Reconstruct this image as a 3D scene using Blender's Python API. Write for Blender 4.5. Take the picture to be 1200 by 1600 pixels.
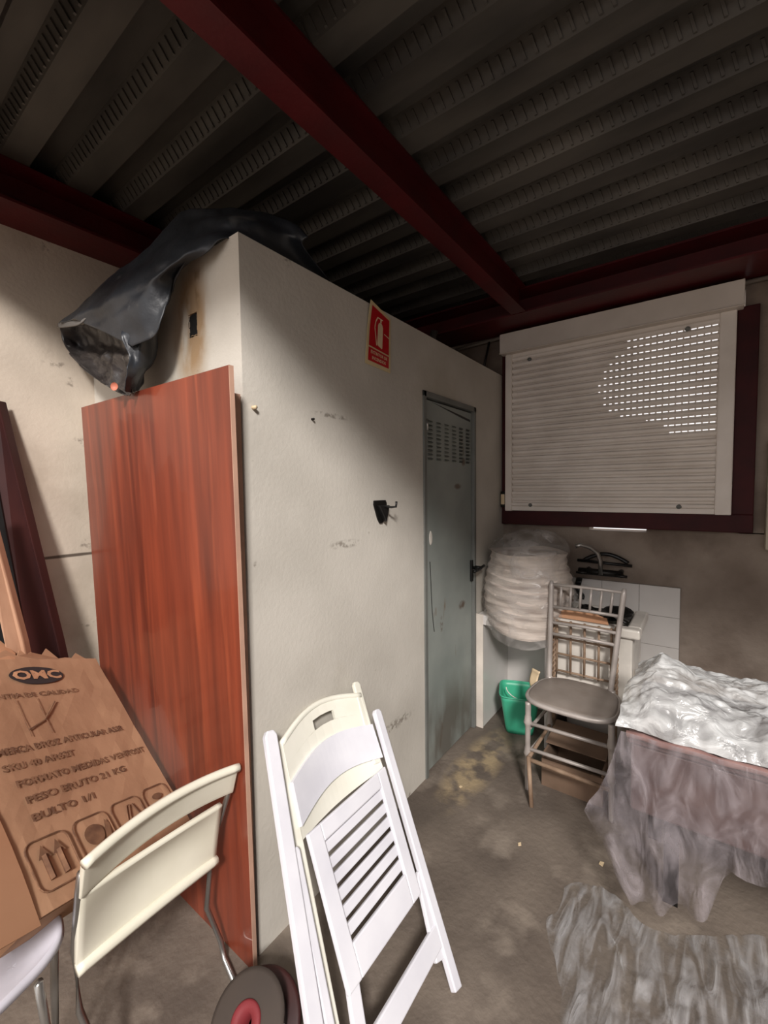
import bpy, bmesh, math, random
from mathutils import Vector, Matrix, noise
random.seed(7)
for o in list(bpy.data.objects): bpy.data.objects.remove(o)
S = bpy.context.scene
COL = S.collection
V = Vector

# ---------------------------------------------------------------- camera
FPX, YAW, PITCH, ROLL, CH = 672.5, math.radians(36.45), math.radians(3.05), math.radians(0.71), 1.5
fw = V((math.cos(YAW)*math.cos(PITCH), math.sin(YAW)*math.cos(PITCH), -math.sin(PITCH)))
r0 = V((math.sin(YAW), -math.cos(YAW), 0)); d0 = fw.cross(r0)
RI = math.cos(ROLL)*r0 + math.sin(ROLL)*d0
DN = -math.sin(ROLL)*r0 + math.cos(ROLL)*d0
CAM = V((0, 0, CH))
cd = bpy.data.cameras.new('camera'); co = bpy.data.objects.new('camera', cd); COL.objects.link(co)
cd.sensor_fit = 'HORIZONTAL'; cd.sensor_width = 36; cd.lens = 36*FPX/1200; cd.clip_start = 0.02; cd.clip_end = 100
m = Matrix((RI, -DN, -fw)).transposed().to_4x4(); m.translation = CAM
co.matrix_world = m
S.camera = co

# ---------------------------------------------------------------- world, lamps, exposure
S.view_settings.view_transform = 'Standard'; S.view_settings.look = 'None'
S.view_settings.gamma = 1; S.view_settings.use_curve_mapping = False
S.view_settings.exposure = 0.46
W = bpy.data.worlds.new('world'); S.world = W; W.use_nodes = True
bg = W.node_tree.nodes['Background']; bg.inputs[0].default_value = (1.0, 0.955, 0.945, 1); bg.inputs[1].default_value = 0.92
ld = bpy.data.lights.new('hall_lamp', 'AREA'); ld.shape = 'RECTANGLE'; ld.size = 1.0; ld.size_y = 1.0; ld.energy = 560; ld.color = (1, 0.945, 0.905)
lo = bpy.data.objects.new('hall_lamp', ld); COL.objects.link(lo)
lo.location = (-3.9, -3.0, 5.35)
lo.rotation_euler = (V((1.2, 1.3, 1.0)) - lo.location).to_track_quat('-Z', 'Y').to_euler()

# ---------------------------------------------------------------- where a measured sight line meets a real plane
def ray(px, py): return RI*(px-600) + DN*(py-800) + fw*FPX
def on(px, py, ax, val):
    v = ray(px, py); return CAM + v*((val-CAM[ax])/v[ax])

# ---------------------------------------------------------------- materials
def lin(c):
    return tuple(((x/255)/12.92 if x/255 < .04045 else ((x/255+.055)/1.055)**2.4) for x in c)
def mat(name, c, rough=.7, c2=None, scale=6, stretch=(1,1,1), lo_=.35, hi_=.65, bump=0, bscale=60, metal=0, detail=6, coat=0, alpha=1, spec=.5):
    m = bpy.data.materials.new(name); m.use_nodes = True
    n = m.node_tree.nodes; L = m.node_tree.links; b = n['Principled BSDF']
    b.inputs['Roughness'].default_value = rough; b.inputs['Metallic'].default_value = metal
    b.inputs['Coat Weight'].default_value = coat; b.inputs['Specular IOR Level'].default_value = spec
    tc = n.new('ShaderNodeTexCoord'); mp = n.new('ShaderNodeMapping'); mp.inputs['Scale'].default_value = stretch
    L.new(tc.outputs['Object'], mp.inputs[0])
    if c2 is None: c2 = tuple(x*.88 for x in c)
    t = n.new('ShaderNodeTexNoise'); t.inputs['Scale'].default_value = scale; t.inputs['Detail'].default_value = detail
    L.new(mp.outputs[0], t.inputs['Vector'])
    mr = n.new('ShaderNodeMapRange'); mr.inputs[1].default_value = lo_; mr.inputs[2].default_value = hi_
    L.new(t.outputs['Fac'], mr.inputs[0])
    mx = n.new('ShaderNodeMix'); mx.data_type = 'RGBA'
    mx.inputs[6].default_value = (*lin(c), 1); mx.inputs[7].default_value = (*lin(c2), 1)
    L.new(mr.outputs[0], mx.inputs[0]); L.new(mx.outputs[2], b.inputs['Base Color'])
    if bump:
        t2 = n.new('ShaderNodeTexNoise'); t2.inputs['Scale'].default_value = bscale; t2.inputs['Detail'].default_value = 4
        L.new(mp.outputs[0], t2.inputs['Vector'])
        bp = n.new('ShaderNodeBump'); bp.inputs['Strength'].default_value = bump; bp.inputs['Distance'].default_value = .01
        L.new(t2.outputs['Fac'], bp.inputs['Height']); L.new(bp.outputs[0], b.inputs['Normal'])
    m['mx'] = mx.name
    return m
def overlay(m, c, scale, a, b_, stretch=(1,1,1), amt=1.0, w=None, box=None):
    """second blotch layer over the base colour (dirt, paint loss, stains with a shape of their own)"""
    n = m.node_tree.nodes; L = m.node_tree.links; b = n['Principled BSDF']
    src = b.inputs['Base Color'].links[0].from_socket
    tc = n.new('ShaderNodeTexCoord'); mp = n.new('ShaderNodeMapping'); mp.inputs['Scale'].default_value = stretch
    L.new(tc.outputs['Object'], mp.inputs[0])
    t = n.new('ShaderNodeTexNoise'); t.inputs['Scale'].default_value = scale; t.inputs['Detail'].default_value = 8
    L.new(mp.outputs[0], t.inputs['Vector'])
    mr = n.new('ShaderNodeMapRange'); mr.inputs[1].default_value = a; mr.inputs[2].default_value = b_; mr.inputs[4].default_value = amt
    L.new(t.outputs['Fac'], mr.inputs[0]); fac = mr.outputs[0]
    if box:   # soft ellipsoid (centre, radii) that bounds the stain, broken up by the noise
        ctr, rad = box
        mp2 = n.new('ShaderNodeMapping'); mp2.vector_type = 'TEXTURE'
        mp2.inputs['Location'].default_value = ctr; mp2.inputs['Scale'].default_value = rad
        L.new(tc.outputs['Object'], mp2.inputs[0])
        ln = n.new('ShaderNodeVectorMath'); ln.operation = 'LENGTH'; L.new(mp2.outputs[0], ln.inputs[0])
        m2 = n.new('ShaderNodeMapRange'); m2.inputs[1].default_value = 1; m2.inputs[2].default_value = .5
        L.new(ln.outputs['Value'], m2.inputs[0])
        mu = n.new('ShaderNodeMath'); mu.operation = 'MULTIPLY'; L.new(fac, mu.inputs[0]); L.new(m2.outputs[0], mu.inputs[1]); fac = mu.outputs[0]
    mx = n.new('ShaderNodeMix'); mx.data_type = 'RGBA'; mx.inputs[7].default_value = (*lin(c), 1)
    L.new(fac, mx.inputs[0]); L.new(src, mx.inputs[6]); L.new(mx.outputs[2], b.inputs['Base Color'])
    return m
def clear(name, tint, dens_lo, dens_hi, scale=9, rough=.18, stretch=(1,1,1), dist=1.4):
    """thin crumpled see-through film: transparent where flat, milky and shiny along the wrinkles"""
    m = bpy.data.materials.new(name); m.use_nodes = True
    n = m.node_tree.nodes; L = m.node_tree.links; b = n['Principled BSDF']; out = n['Material Output']
    b.inputs['Base Color'].default_value = (*lin(tint), 1); b.inputs['Roughness'].default_value = rough
    b.inputs['Specular IOR Level'].default_value = .8
    tr = n.new('ShaderNodeBsdfTransparent'); tr.inputs[0].default_value = (.96, .96, .95, 1)
    tc = n.new('ShaderNodeTexCoord'); mp = n.new('ShaderNodeMapping'); mp.inputs['Scale'].default_value = stretch
    L.new(tc.outputs['Object'], mp.inputs[0])
    t = n.new('ShaderNodeTexNoise'); t.inputs['Scale'].default_value = scale; t.inputs['Detail'].default_value = 5; t.inputs['Distortion'].default_value = dist
    L.new(mp.outputs[0], t.inputs['Vector'])
    mr = n.new('ShaderNodeMapRange'); mr.inputs[1].default_value = .4; mr.inputs[2].default_value = .7
    mr.inputs[3].default_value = dens_lo; mr.inputs[4].default_value = dens_hi
    L.new(t.outputs['Fac'], mr.inputs[0])
    bp = n.new('ShaderNodeBump'); bp.inputs['Strength'].default_value = .8; bp.inputs['Distance'].default_value = .02
    L.new(t.outputs['Fac'], bp.inputs['Height']); L.new(bp.outputs[0], b.inputs['Normal'])
    ms = n.new('ShaderNodeMixShader'); L.new(mr.outputs[0], ms.inputs[0]); L.new(tr.outputs[0], ms.inputs[1]); L.new(b.outputs[0], ms.inputs[2])
    L.new(ms.outputs[0], out.inputs['Surface'])
    return m

M = {}
M['plaster'] = mat('painted_plaster', (206,201,191), .85, (192,187,177), 3, bump=.12, bscale=80)
overlay(M['plaster'], (168,160,142), 1.7, .56, .75, amt=.6)
overlay(M['plaster'], (150,142,128), 26, .70, .76, amt=.5)
overlay(M['plaster'], (150,118,78), 9,   .36, .56, (1,1,.5), .85, box=((.806,1.39,2.06),(.3,.13,.26)))
M['wall'] = mat('aged_wall', (202,190,174), .9, (184,172,157), 3, bump=.15, bscale=60)
overlay(M['wall'], (140,124,106), 2.2, .52, .72, amt=.7)
overlay(M['wall'], (70, 58, 48), 30, 0.1, 0.2, amt=0.9, box=((0.683, 2.2, 1.229),(0.22, 0.1, 0.009)))
overlay(M['wall'], (92, 80, 70), 40, 0.50, 0.62, amt=0.55, box=((0.662, 2.2, 2.044),(0.05, 0.1, 0.02)))
overlay(M['wall'], (92, 80, 70), 40, 0.50, 0.62, amt=0.55, box=((0.72, 2.2, 1.978),(0.03, 0.1, 0.03)))
overlay(M['wall'], (92, 80, 70), 40, 0.50, 0.62, amt=0.55, box=((0.741, 2.2, 1.724),(0.03, 0.1, 0.03)))
overlay(M['wall'], (92, 80, 70), 40, 0.50, 0.62, amt=0.55, box=((0.746, 2.2, 1.272),(0.035, 0.1, 0.03)))
overlay(M['wall'], (92, 80, 70), 40, 0.50, 0.62, amt=0.55, box=((0.652, 2.2, 2.568),(0.02, 0.1, 0.12)))
overlay(M['wall'], (92, 80, 70), 40, 0.50, 0.62, amt=0.55, box=((0.743, 2.2, 0.911),(0.05, 0.1, 0.012)))
overlay(M['plaster'], (112, 102, 90), 50, 0.45, 0.6, amt=0.7, box=((0.997, 1.118, 2.263),(0.02, 0.1, 0.03)))
overlay(M['plaster'], (112, 102, 90), 50, 0.45, 0.6, amt=0.7, box=((1.695, 1.118, 0.002),(0.012, 0.1, 0.02)))
overlay(M['plaster'], (112, 102, 90), 50, 0.45, 0.6, amt=0.7, box=((1.199, 1.118, 1.776),(0.12, 0.1, 0.012)))
overlay(M['plaster'], (112, 102, 90), 50, 0.45, 0.6, amt=0.7, box=((0.836, 1.118, 1.269),(0.012, 0.1, 0.012)))
overlay(M['plaster'], (112, 102, 90), 50, 0.45, 0.6, amt=0.7, box=((1.593, 1.118, 0.412),(0.16, 0.1, 0.03)))
overlay(M['plaster'], (112, 102, 90), 50, 0.45, 0.6, amt=0.7, box=((1.258, 1.118, 1.287),(0.1, 0.1, 0.02)))
overlay(M['plaster'], (120, 98, 70), 22, 0.42, 0.6, amt=0.6, box=((0.806, 1.344, 2.185),(0.1, 0.02, 0.12)))
M['wallw'] = mat('dirty_render', (154,141,129), .92, (122,108,97), 3.2, bump=.6, bscale=30)
overlay(M['wallw'], (84,70,60), 2.6, .50, .70, amt=.8)
M['floor'] = mat('dusty_concrete', (120,109,98), .8, (90,80,72), 2.6, bump=.4, bscale=40, detail=10)
overlay(M['floor'], (162,150,136), 5, .55, .72, amt=.5)
overlay(M['floor'], (176,156,122), 9, .42, .56, amt=.75, box=((2.10,.95,0),(.46,.13,.2)))
overlay(M['floor'], (60,52,46), 1.4, .52, .7, amt=.6)
M['red_steel'] = mat('red_oxide_paint', (84,4,12), .5, (66,3,9), 5, bump=.1)
M['deck'] = mat('galvanised_deck', (94,90,84), .5, (60,57,54), 5, (1,.3,1), metal=.3)
M['maroon'] = mat('maroon_frame_paint', (64,15,18), .6, (48,10,13), 8, spec=.25)
M['shutter'] = mat('white_shutter_plastic', (234,226,218), .5, (220,211,202), 5)
M['shutterbox'] = mat('white_shutter_box', (220,211,202), .5, (204,195,185), 3)
M['door'] = mat('grey_green_door_paint', (150,156,151), .5, (130,137,133), 2.5)
overlay(M['door'], (110,92,72), 9, .66, .72, (1,1,.35), .8)
overlay(M['door'], (92,86,78), 4.5, .38, .56, (1.4,1,.5), .8, box=((.3,0,.05),(.5,.6,.42)))
overlay(M['door'], (88, 68, 54), 26, 0.35, 0.5, amt=0.85, box=((0.453, 0.012, 0.809),(0.05, 0.05, 0.03)))
overlay(M['door'], (88, 68, 54), 26, 0.35, 0.5, amt=0.85, box=((0.593, 0.012, 0.466),(0.02, 0.05, 0.07)))
overlay(M['door'], (88, 68, 54), 26, 0.35, 0.5, amt=0.85, box=((0.475, 0.012, 1.652),(0.03, 0.05, 0.03)))
overlay(M['door'], (88, 68, 54), 26, 0.35, 0.5, amt=0.85, box=((0.202, 0.012, 0.759),(0.02, 0.05, 0.05)))
overlay(M['door'], (88, 68, 54), 26, 0.35, 0.5, amt=0.85, box=((0.4, 0.012, 1.51),(0.05, 0.05, 0.02)))
M['doorframe'] = mat('grey_door_frame', (116,118,114), .5)
M['black'] = mat('black_plastic', (22,21,21), .4)
M['dark'] = mat('near_black', (8,7,7), .9)  # stands in for shade in the hole and louvre slots; also the board
M['blackmetal'] = mat('dark_metal', (40,38,36), .4, metal=.6)
M['wood'] = mat('cherry_laminate', (142,66,44), .35, (98,44,32), 3.2, (6,6,.35), .30, .72, coat=.25, detail=8)
overlay(M['wood'], (162,80,52), 5, .55, .75, (5,5,.25), .7)
overlay(M['wood'], (70,28,22), 2.2, .55, .78, (7,7,.3), .55)
M['chip'] = mat('chipboard_edge', (196,156,134), .8)
M['tarp'] = mat('black_tarpaulin', (46,50,56), .42, (30,33,38), 5, bump=.5, bscale=14)
overlay(M['tarp'], (112,112,110), 7, .62, .72, amt=.7)
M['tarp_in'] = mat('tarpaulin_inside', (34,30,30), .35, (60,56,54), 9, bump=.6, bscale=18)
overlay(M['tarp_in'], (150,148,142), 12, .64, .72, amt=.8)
M['sign_cream'] = mat('yellowed_sign', (226,206,160), .5)
M['sign_red'] = mat('sign_red', (196,14,28), .4, (180,10,24), 8)
M['sign_white'] = mat('sign_white', (238,214,176), .5)
M['card'] = mat('brown_cardboard', (184,144,112), .85, (166,126,97), 3, bump=.15, bscale=25)
overlay(M['card'], (130,92,64), 2.5, .56, .75, amt=.5)
M['cardlight'] = mat('pale_lit_cardboard', (196,150,116), .85, (184,136,102), 3)  # paler copy of card; on the side flap the tone imitates light
M['ink'] = mat('printed_ink', (98,68,50), .9, (134,98,72), 26)
M['inkd'] = mat('logo_ink', (52,42,42), .9)
M['resin'] = mat('white_resin', (232,232,238), .35, (216,216,224), 5)
M['resin2'] = mat('cream_resin', (240,238,226), .35, (228,226,212), 5)
M['nisse'] = mat('offwhite_plastic', (232,228,212), .4, (218,214,196), 5)
M['coolwhite'] = mat('cool_white_plastic', (206,204,214), .4)
M['chrome'] = mat('tube_steel', (180,178,174), .28, metal=.85)
M['silver'] = mat('silver_resin', (186,178,172), .4, (160,152,146), 10, metal=.2)
M['silverseat'] = mat('dusty_silver_seat', (150,140,132), .5, (128,118,110), 6, metal=.1)
M['tan'] = mat('bare_tan_wood', (160,136,114), .7, (124,100,80), 12)
M['tile'] = mat('white_tile', (216,212,208), .3, (200,196,192), 2)
M['grout'] = mat('grout', (150,142,136), .9)
M['tilestrip'] = mat('tile_edge', (232,222,210), .5)
M['sack'] = mat('white_cloth_stack', (226,214,204), .7, (188,174,164), 7, (.6,.6,5), bump=.6, bscale=12)
overlay(M['sack'], (150,134,124), 5, .55, .7, (.8,.8,7), .8)
M['green'] = mat('green_plastic', (74,186,148), .4, (62,168,132), 3)
M['ceramic'] = mat('white_ceramic', (232,226,216), .25)
M['pinkwood'] = mat('worn_pink_cover', (98,76,72), .6, (70,50,50), 5)
M['pinkhem'] = mat('pink_edge', (150,118,112), .95, (118,86,82), 14)
M['film'] = clear('clear_film', (206,206,208), .04, .5, 7, .2, (.7,3,1))
M['film2'] = clear('milky_film', (222,224,224), .38, .9, 15, .25, (1.5,.8,1), dist=.7)
M['film3'] = clear('draped_film', (168,160,164), .14, .55, 7, .2, (1,1.8,.8))
M['film4'] = clear('sack_film', (206,200,196), .12, .5, 6, .22, (1,1,1.6))
M['cardold'] = mat('dusty_old_carton', (128,104,86), .9, (104,84,68), 5)
M['hubred'] = mat('red_hub_plastic', (128,40,46), .7)
M['reel'] = mat('grey_brown_reel', (70,60,53), .8, (56,48,43), 4)
M['plank'] = mat('dark_red_plank', (62,26,24), .55, (46,18,18), 4, (4,4,.4))
M['plank2'] = mat('pale_plank', (190,150,122), .7, (160,120,94), 4, (4,4,.4))

# ---------------------------------------------------------------- mesh helpers
class MB:
    def __init__(s): s.bm = bmesh.new()
    def box(s, a, b):
        x0,y0,z0 = a; x1,y1,z1 = b
        return s.hexa([V(p) for p in ((x0,y0,z0),(x1,y0,z0),(x1,y1,z0),(x0,y1,z0),(x0,y0,z1),(x1,y0,z1),(x1,y1,z1),(x0,y1,z1))])
    def hexa(s, P):
        v = [s.bm.verts.new(p) for p in P]
        for f in ((0,3,2,1),(4,5,6,7),(0,1,5,4),(1,2,6,5),(2,3,7,6),(3,0,4,7)): s.bm.faces.new([v[i] for i in f])
        return s
    def slab(s, pts, off):
        """polygon given by points, thickened by vector off"""
        pts = [V(p) for p in pts]; off = V(off)
        a = [s.bm.verts.new(p) for p in pts]; b = [s.bm.verts.new(p+off) for p in pts]
        s.bm.faces.new(a); s.bm.faces.new(b[::-1])
        n = len(a)
        for i in range(n): s.bm.faces.new((a[i], b[i], b[(i+1)%n], a[(i+1)%n]))
        return s
    def bar(s, p, q, w, h, up=(0,0,1)):
        p, q, up = V(p), V(q), V(up); d = (q-p).normalized(); sd = d.cross(up).normalized()*w/2; u = sd.cross(d).normalized()*h/2
        return s.hexa([p-sd-u, p+sd-u, q+sd-u, q-sd-u, p-sd+u, p+sd+u, q+sd+u, q-sd+u])
    def tube(s, pts, r, seg=10, cap=True):
        pts = [V(p) for p in pts]; rs = r if isinstance(r, (list, tuple)) else [r]*len(pts); rings = []
        ref = V((0,0,1))
        for i, p in enumerate(pts):
            d = (pts[min(i+1, len(pts)-1)] - pts[max(i-1, 0)]).normalized()
            a = d.cross(ref)
            if a.length < .05: a = d.cross(V((1,0,0)))
            a.normalize(); b = a.cross(d)
            rings.append([s.bm.verts.new(p + (a*math.cos(t)+b*math.sin(t))*rs[i]) for t in [2*math.pi*k/seg for k in range(seg)]])
        for A, B in zip(rings, rings[1:]):
            for k in range(seg): s.bm.faces.new((A[k], A[(k+1)%seg], B[(k+1)%seg], B[k]))
        if cap: s.bm.faces.new(rings[0][::-1]); s.bm.faces.new(rings[-1])
        return s
    def grid(s, fn, nu, nv, close=False):
        g = [[s.bm.verts.new(fn(i/nu, j/nv)) for j in range(nv+1)] for i in range(nu if close else nu+1)]
        n = len(g)
        for i in range(n if close else nu):
            for j in range(nv): s.bm.faces.new((g[i][j], g[(i+1)%n][j], g[(i+1)%n][j+1], g[i][j+1]))
        return s
    def lathe(s, c, prof, seg=32, ax=None):
        """prof: (radius, height) along axis ax from centre c"""
        ax = V(ax or (0,0,1)).normalized(); a = ax.orthogonal().normalized(); b = ax.cross(a); c = V(c)
        return s.grid(lambda u, v: (lambda r, h: c + ax*h + (a*math.cos(2*math.pi*u)+b*math.sin(2*math.pi*u))*r)(*prof[round(v*(len(prof)-1))]), seg, len(prof)-1, True)
def obj(name, mb, m, root=None, bevel=0, smooth=False, solid=0, sub=0, kind=None):
    bm = mb.bm; org = V(root.location) if root else V((0,0,0))
    if root is None and bm.verts and kind is None:
        xs=[v.co for v in bm.verts]
        org = V((sum(p.x for p in xs)/len(xs), sum(p.y for p in xs)/len(xs), min(p.z for p in xs)))
    par = root
    while par and par.parent: par = par.parent; org = org + par.location
    bmesh.ops.recalc_face_normals(bm, faces=bm.faces)
    for v in bm.verts: v.co -= org
    me = bpy.data.meshes.new(name); bm.to_mesh(me); bm.free(); me.materials.append(m)
    o = bpy.data.objects.new(name, me); COL.objects.link(o)
    if root: o.parent = root
    elif kind is None: o.location = org
    if smooth:
        for p in me.polygons: p.use_smooth = True
    if solid: md = o.modifiers.new('solid', 'SOLIDIFY'); md.thickness = solid; md.offset = 0
    if bevel: md = o.modifiers.new('bevel', 'BEVEL'); md.width = bevel; md.segments = 2; md.limit_method = 'ANGLE'
    if sub: md = o.modifiers.new('sub', 'SUBSURF'); md.levels = sub; md.render_levels = sub
    if kind: o['kind'] = kind
    return o
def sub_(name, mb, m, parent, **k):
    """child of a mesh part whose own origin coincides with the thing's base"""
    o = obj(name, mb, m, parent.parent if parent.parent else parent, **k); o.parent = parent; return o
def tag(o, label, cat, group=None):
    o['label'] = label; o['category'] = cat
    if group: o['group'] = group
    return o
def thing(name, label, cat, loc, kind=None):
    o = bpy.data.objects.new(name, None); COL.objects.link(o); o.location = loc; o.empty_display_size = .1
    if kind: o['kind'] = kind
    if label: o['label'] = label
    if cat: o['category'] = cat
    return o
def text_mesh(mb, body, size, place, bold=0.0, sx=1.0):
    """lettering added to mb; place(x, y) gives the point on the surface, text centred on 0,0"""
    c = bpy.data.curves.new('t', 'FONT'); c.body = body; c.size = size; c.align_x = 'CENTER'; c.align_y = 'CENTER'; c.offset = bold; c.resolution_u = 2
    o = bpy.data.objects.new('t', c); COL.objects.link(o)
    dg = bpy.context.evaluated_depsgraph_get(); dg.update()
    me = bpy.data.meshes.new_from_object(o.evaluated_get(dg))
    vs = [mb.bm.verts.new(place(v.co.x*sx, v.co.y)) for v in me.vertices]
    for p in me.polygons:
        try: mb.bm.faces.new([vs[i] for i in p.vertices])
        except ValueError: pass
    bpy.data.objects.remove(o); bpy.data.curves.remove(c); bpy.data.meshes.remove(me)
def fbm(p, s=1.0): return noise.noise(V(p)*s) + .5*noise.noise(V(p)*s*2.1) + .25*noise.noise(V(p)*s*4.3)

# ================================================================ SETTING
YW, XW, XB, YL, ZB = 1.118, 2.924, 0.806, 2.2, 2.264     # closet front wall, window wall, closet side wall, left wall, closet top
obj('floor', MB().grid(lambda u, v: V((-7+10.2*u, -6+8.6*v, 0)), 4, 4), M['floor'], kind='structure')
obj('wall_left', MB().box((-7, YL, 0), (XW, YL+.15, 2.9)), M['wall'], kind='structure')
# window wall with the window opening
WY0, WY1, WZ0, WZ1 = -.12, 1.07, 1.34, 2.44
mb = MB()
mb.box((XW, -3.2, 0), (XW+.15, YL+.15, 1.228)); mb.box((XW, -3.2, 1.228), (XW+.15, .256, 1.249)); mb.box((XW, .566, 1.228), (XW+.15, YL+.15, 1.249)); mb.box((XW, -3.2, 2.50), (XW+.15, YL+.15, 2.9))
mb.box((XW, -3.2, 1.243), (XW+.15, -.16, 2.50)); mb.box((XW, 1.09, 1.243), (XW+.15, YL+.15, 2.50))
obj('wall_window', mb, M['wallw'], kind='structure')
obj('wall_right', MB().box((-7, -3.35, 0), (XW+.15, -3.2, 2.9)), M['wallw'], kind='structure')
# closet walls with the door opening
DX0, DX1, DZ = 1.845, 2.455, 1.985
mb = MB()
mb.box((XB, YW, 0), (DX0, YW+.1, ZB)); mb.box((DX1, YW, 0), (XW, YW+.1, ZB)); mb.box((DX0, YW, DZ), (DX1, YW+.1, ZB))
obj('wall_closet_front', mb, M['plaster'], kind='structure')
HY0, HY1, HZ0, HZ1 = 1.352, 1.408, 2.015, 2.092
mb = MB()
mb.box((XB, YW+.1, 0), (XB+.1, YL, HZ0)); mb.box((XB, YW+.1, HZ1), (XB+.1, YL, ZB))
mb.box((XB, YW+.1, HZ0), (XB+.1, HY0, HZ1)); mb.box((XB, HY1, HZ0), (XB+.1, YL, HZ1))
# ragged rim of the knocked-through hole
for k in range(9):
    y = HY0 + random.random()*(HY1-HY0); z = random.choice((HZ0, HZ1)); h = random.uniform(.006, .018)
    mb.box((XB+.002, y, z-h/2), (XB+.06, y+.012, z+h/2))
for k in range(8):
    z = HZ0 + random.random()*(HZ1-HZ0); y = random.choice((HY0, HY1)); h = random.uniform(.004, .014)
    mb.box((XB+.002, y-h/2, z), (XB+.06, y+h/2, z+.014))
obj('wall_closet_side', mb, M['plaster'], kind='structure')
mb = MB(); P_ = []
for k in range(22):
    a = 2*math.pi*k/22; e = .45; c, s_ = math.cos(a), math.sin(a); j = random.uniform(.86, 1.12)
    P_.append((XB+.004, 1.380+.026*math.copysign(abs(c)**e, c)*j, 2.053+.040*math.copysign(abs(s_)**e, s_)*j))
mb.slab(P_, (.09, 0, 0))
obj('wall_closet_hole_shade', mb, M['dark'], kind='structure')  # black plug added in the hole, painted stand-in for the shade inside
obj('wall_closet_top', MB().box((XB+.005, YW+.005, ZB-.03), (XW-.001, YL-.001, ZB-.004)), M['plaster'], kind='structure')

# steel deck ceiling: trapezoid ribs running along Y, with the little pressed dashes on the rib sides
ZD = 2.69
prof = []; x = .06
while x < XW+.1:
    prof += [(x, 0), (x+.082, 0), (x+.108, .058), (x+.172, .058)]; x += .2
prof = [(p+.014-.0, z) for p, z in prof]
mb = MB()
a = [mb.bm.verts.new((p, -3.2, ZD+z)) for p, z in prof]; b = [mb.bm.verts.new((p, YL+.1, ZD+z)) for p, z in prof]
for i in range(len(prof)-1): mb.bm.faces.new((a[i], a[i+1], b[i+1], b[i]))
for i in range(0, len(prof)-4, 4):
    xl = prof[i+4][0]; xh = prof[i+3][0]       # rib side that faces the hall (-X): falls from xh (high) to xl (low)
    y = -3.1
    while y < YL:
        P = lambda t, yy, o: V((xh + (xl-xh)*t - .0045*o, yy, ZD + .058*(1-t) - .0022*o))
        mb.hexa([P(.9,y,0), P(.9,y+.008,0), P(.15,y+.02,0), P(.15,y+.012,0), P(.85,y,1), P(.85,y+.008,1), P(.2,y+.02,1), P(.2,y+.012,1)])
        y += .032
obj('ceiling', mb, M['deck'], kind='structure')
obj('ceiling_slab', MB().box((.05, -3.2, ZD+.065), (XW+.15, YL+.15, ZD+.2)), M['wallw'], kind='structure')
def ibeam(name, p, q, w, h, tf=.010, tw=.008):
    """I-section from p to q (bottom centre line), flange width w, height h"""
    mb = MB(); p, q = V(p), V(q); z = V((0,0,1))
    mb.bar(p+z*tf/2, q+z*tf/2, w, tf); mb.bar(p+z*(h-tf/2), q+z*(h-tf/2), w, tf); mb.bar(p+z*h/2, q+z*h/2, tw, h-2*tf)
    return obj(name, mb, M['red_steel'], kind='structure')
ibeam('trim_1', (.2, .905, 2.54), (2.60, .905, 2.54), .085, .148)
ibeam('trim_2', (2.76, -3.2, 2.54), (2.76, YL, 2.54), .30, .148)
ibeam('trim_3', (.2, 2.10, 2.54), (2.60, 2.10, 2.54), .20, .148)
ibeam('trim_4', (.12, -3.2, 2.54), (.12, YL, 2.54), .14, .148)
# conduit under the window-wall beam
obj('trim_5', MB().tube([(2.90, 1.7, 2.50), (2.90, 1.1, 2.522), (2.905, -1.2, 2.524)], .011), mat('grey_conduit', (128,118,108), .6), kind='structure', smooth=True)

# ---------------------------------------------------------------- door
dr = thing('door_1', None, None, (DX0, YW, 0), 'structure')
lf = obj('door_leaf', MB().box((DX0+.028, YW+.012, .01), (DX1-.028, YW+.045, DZ-.035)), M['door'], dr, bevel=.002)
mb = MB()
mb.box((DX0, YW-.008, 0), (DX0+.026, YW+.06, DZ)); mb.box((DX1-.026, YW-.008, 0), (DX1, YW+.06, DZ)); mb.box((DX0, YW-.008, DZ-.028), (DX1, YW+.06, DZ))
obj('door_frame', mb, M['doorframe'], dr, bevel=.002)
mb = MB()   # pressed louvres, six columns
for c in range(6):
    xx = DX0+.065 + c*.088
    for k in range(10):
        z = 1.85 - k*.021
        mb.slab([(xx, YW+.014, z), (xx+.046, YW+.014, z), (xx+.046, YW+.004, z-.010), (xx, YW+.004, z-.010)], (0, .001, .001))
        mb.slab([(xx, YW+.0125, z-.011), (xx+.046, YW+.0125, z-.011), (xx+.046, YW+.0095, z-.0135), (xx, YW+.0095, z-.0135)], (0, .0005, .0005))
obj('louvres', mb, M['door'], dr)
mb = MB()
for c in (4, 5):
    for k in range(10):
        xx = DX0+.067 + c*.088; z = 1.850-k*.021
        mb.box((xx, YW+.0112, z-.0145), (xx+.042, YW+.0118, z-.0095))
obj('louvre_slot_shade', mb, M['dark'], dr)  # dark strips on the leaf, painted shade of the slots
mb = MB()   # buckled top edge of the leaf
mb.slab([(1.95, YW+.011, 1.945), (2.30, YW+.011, 1.905), (2.41, YW+.011, 1.895), (2.41, YW+.011, 1.908), (2.30, YW+.011, 1.918)], (0, .0008, 0))
obj('buckled_edge', mb, M['blackmetal'], dr)
mb = MB().box((2.405, YW-.001, .93), (2.428, YW+.012, 1.06))
hp = obj('handle_plate', mb, M['black'], dr, bevel=.003)
mb = MB().tube([(2.416, YW+.005, 1.015), (2.416, YW-.045, 1.015), (2.40, YW-.052, 1.012), (2.33, YW-.05, 1.008)], .0095)
mb.tube([(2.416, YW-.02, 1.015), (2.416, YW-.055, 1.015)], .014); mb.tube([(2.40, YW-.05, 1.012), (2.475, YW-.05, 1.022)], .009)
obj('handle', mb, M['black'], dr, smooth=True)
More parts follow.
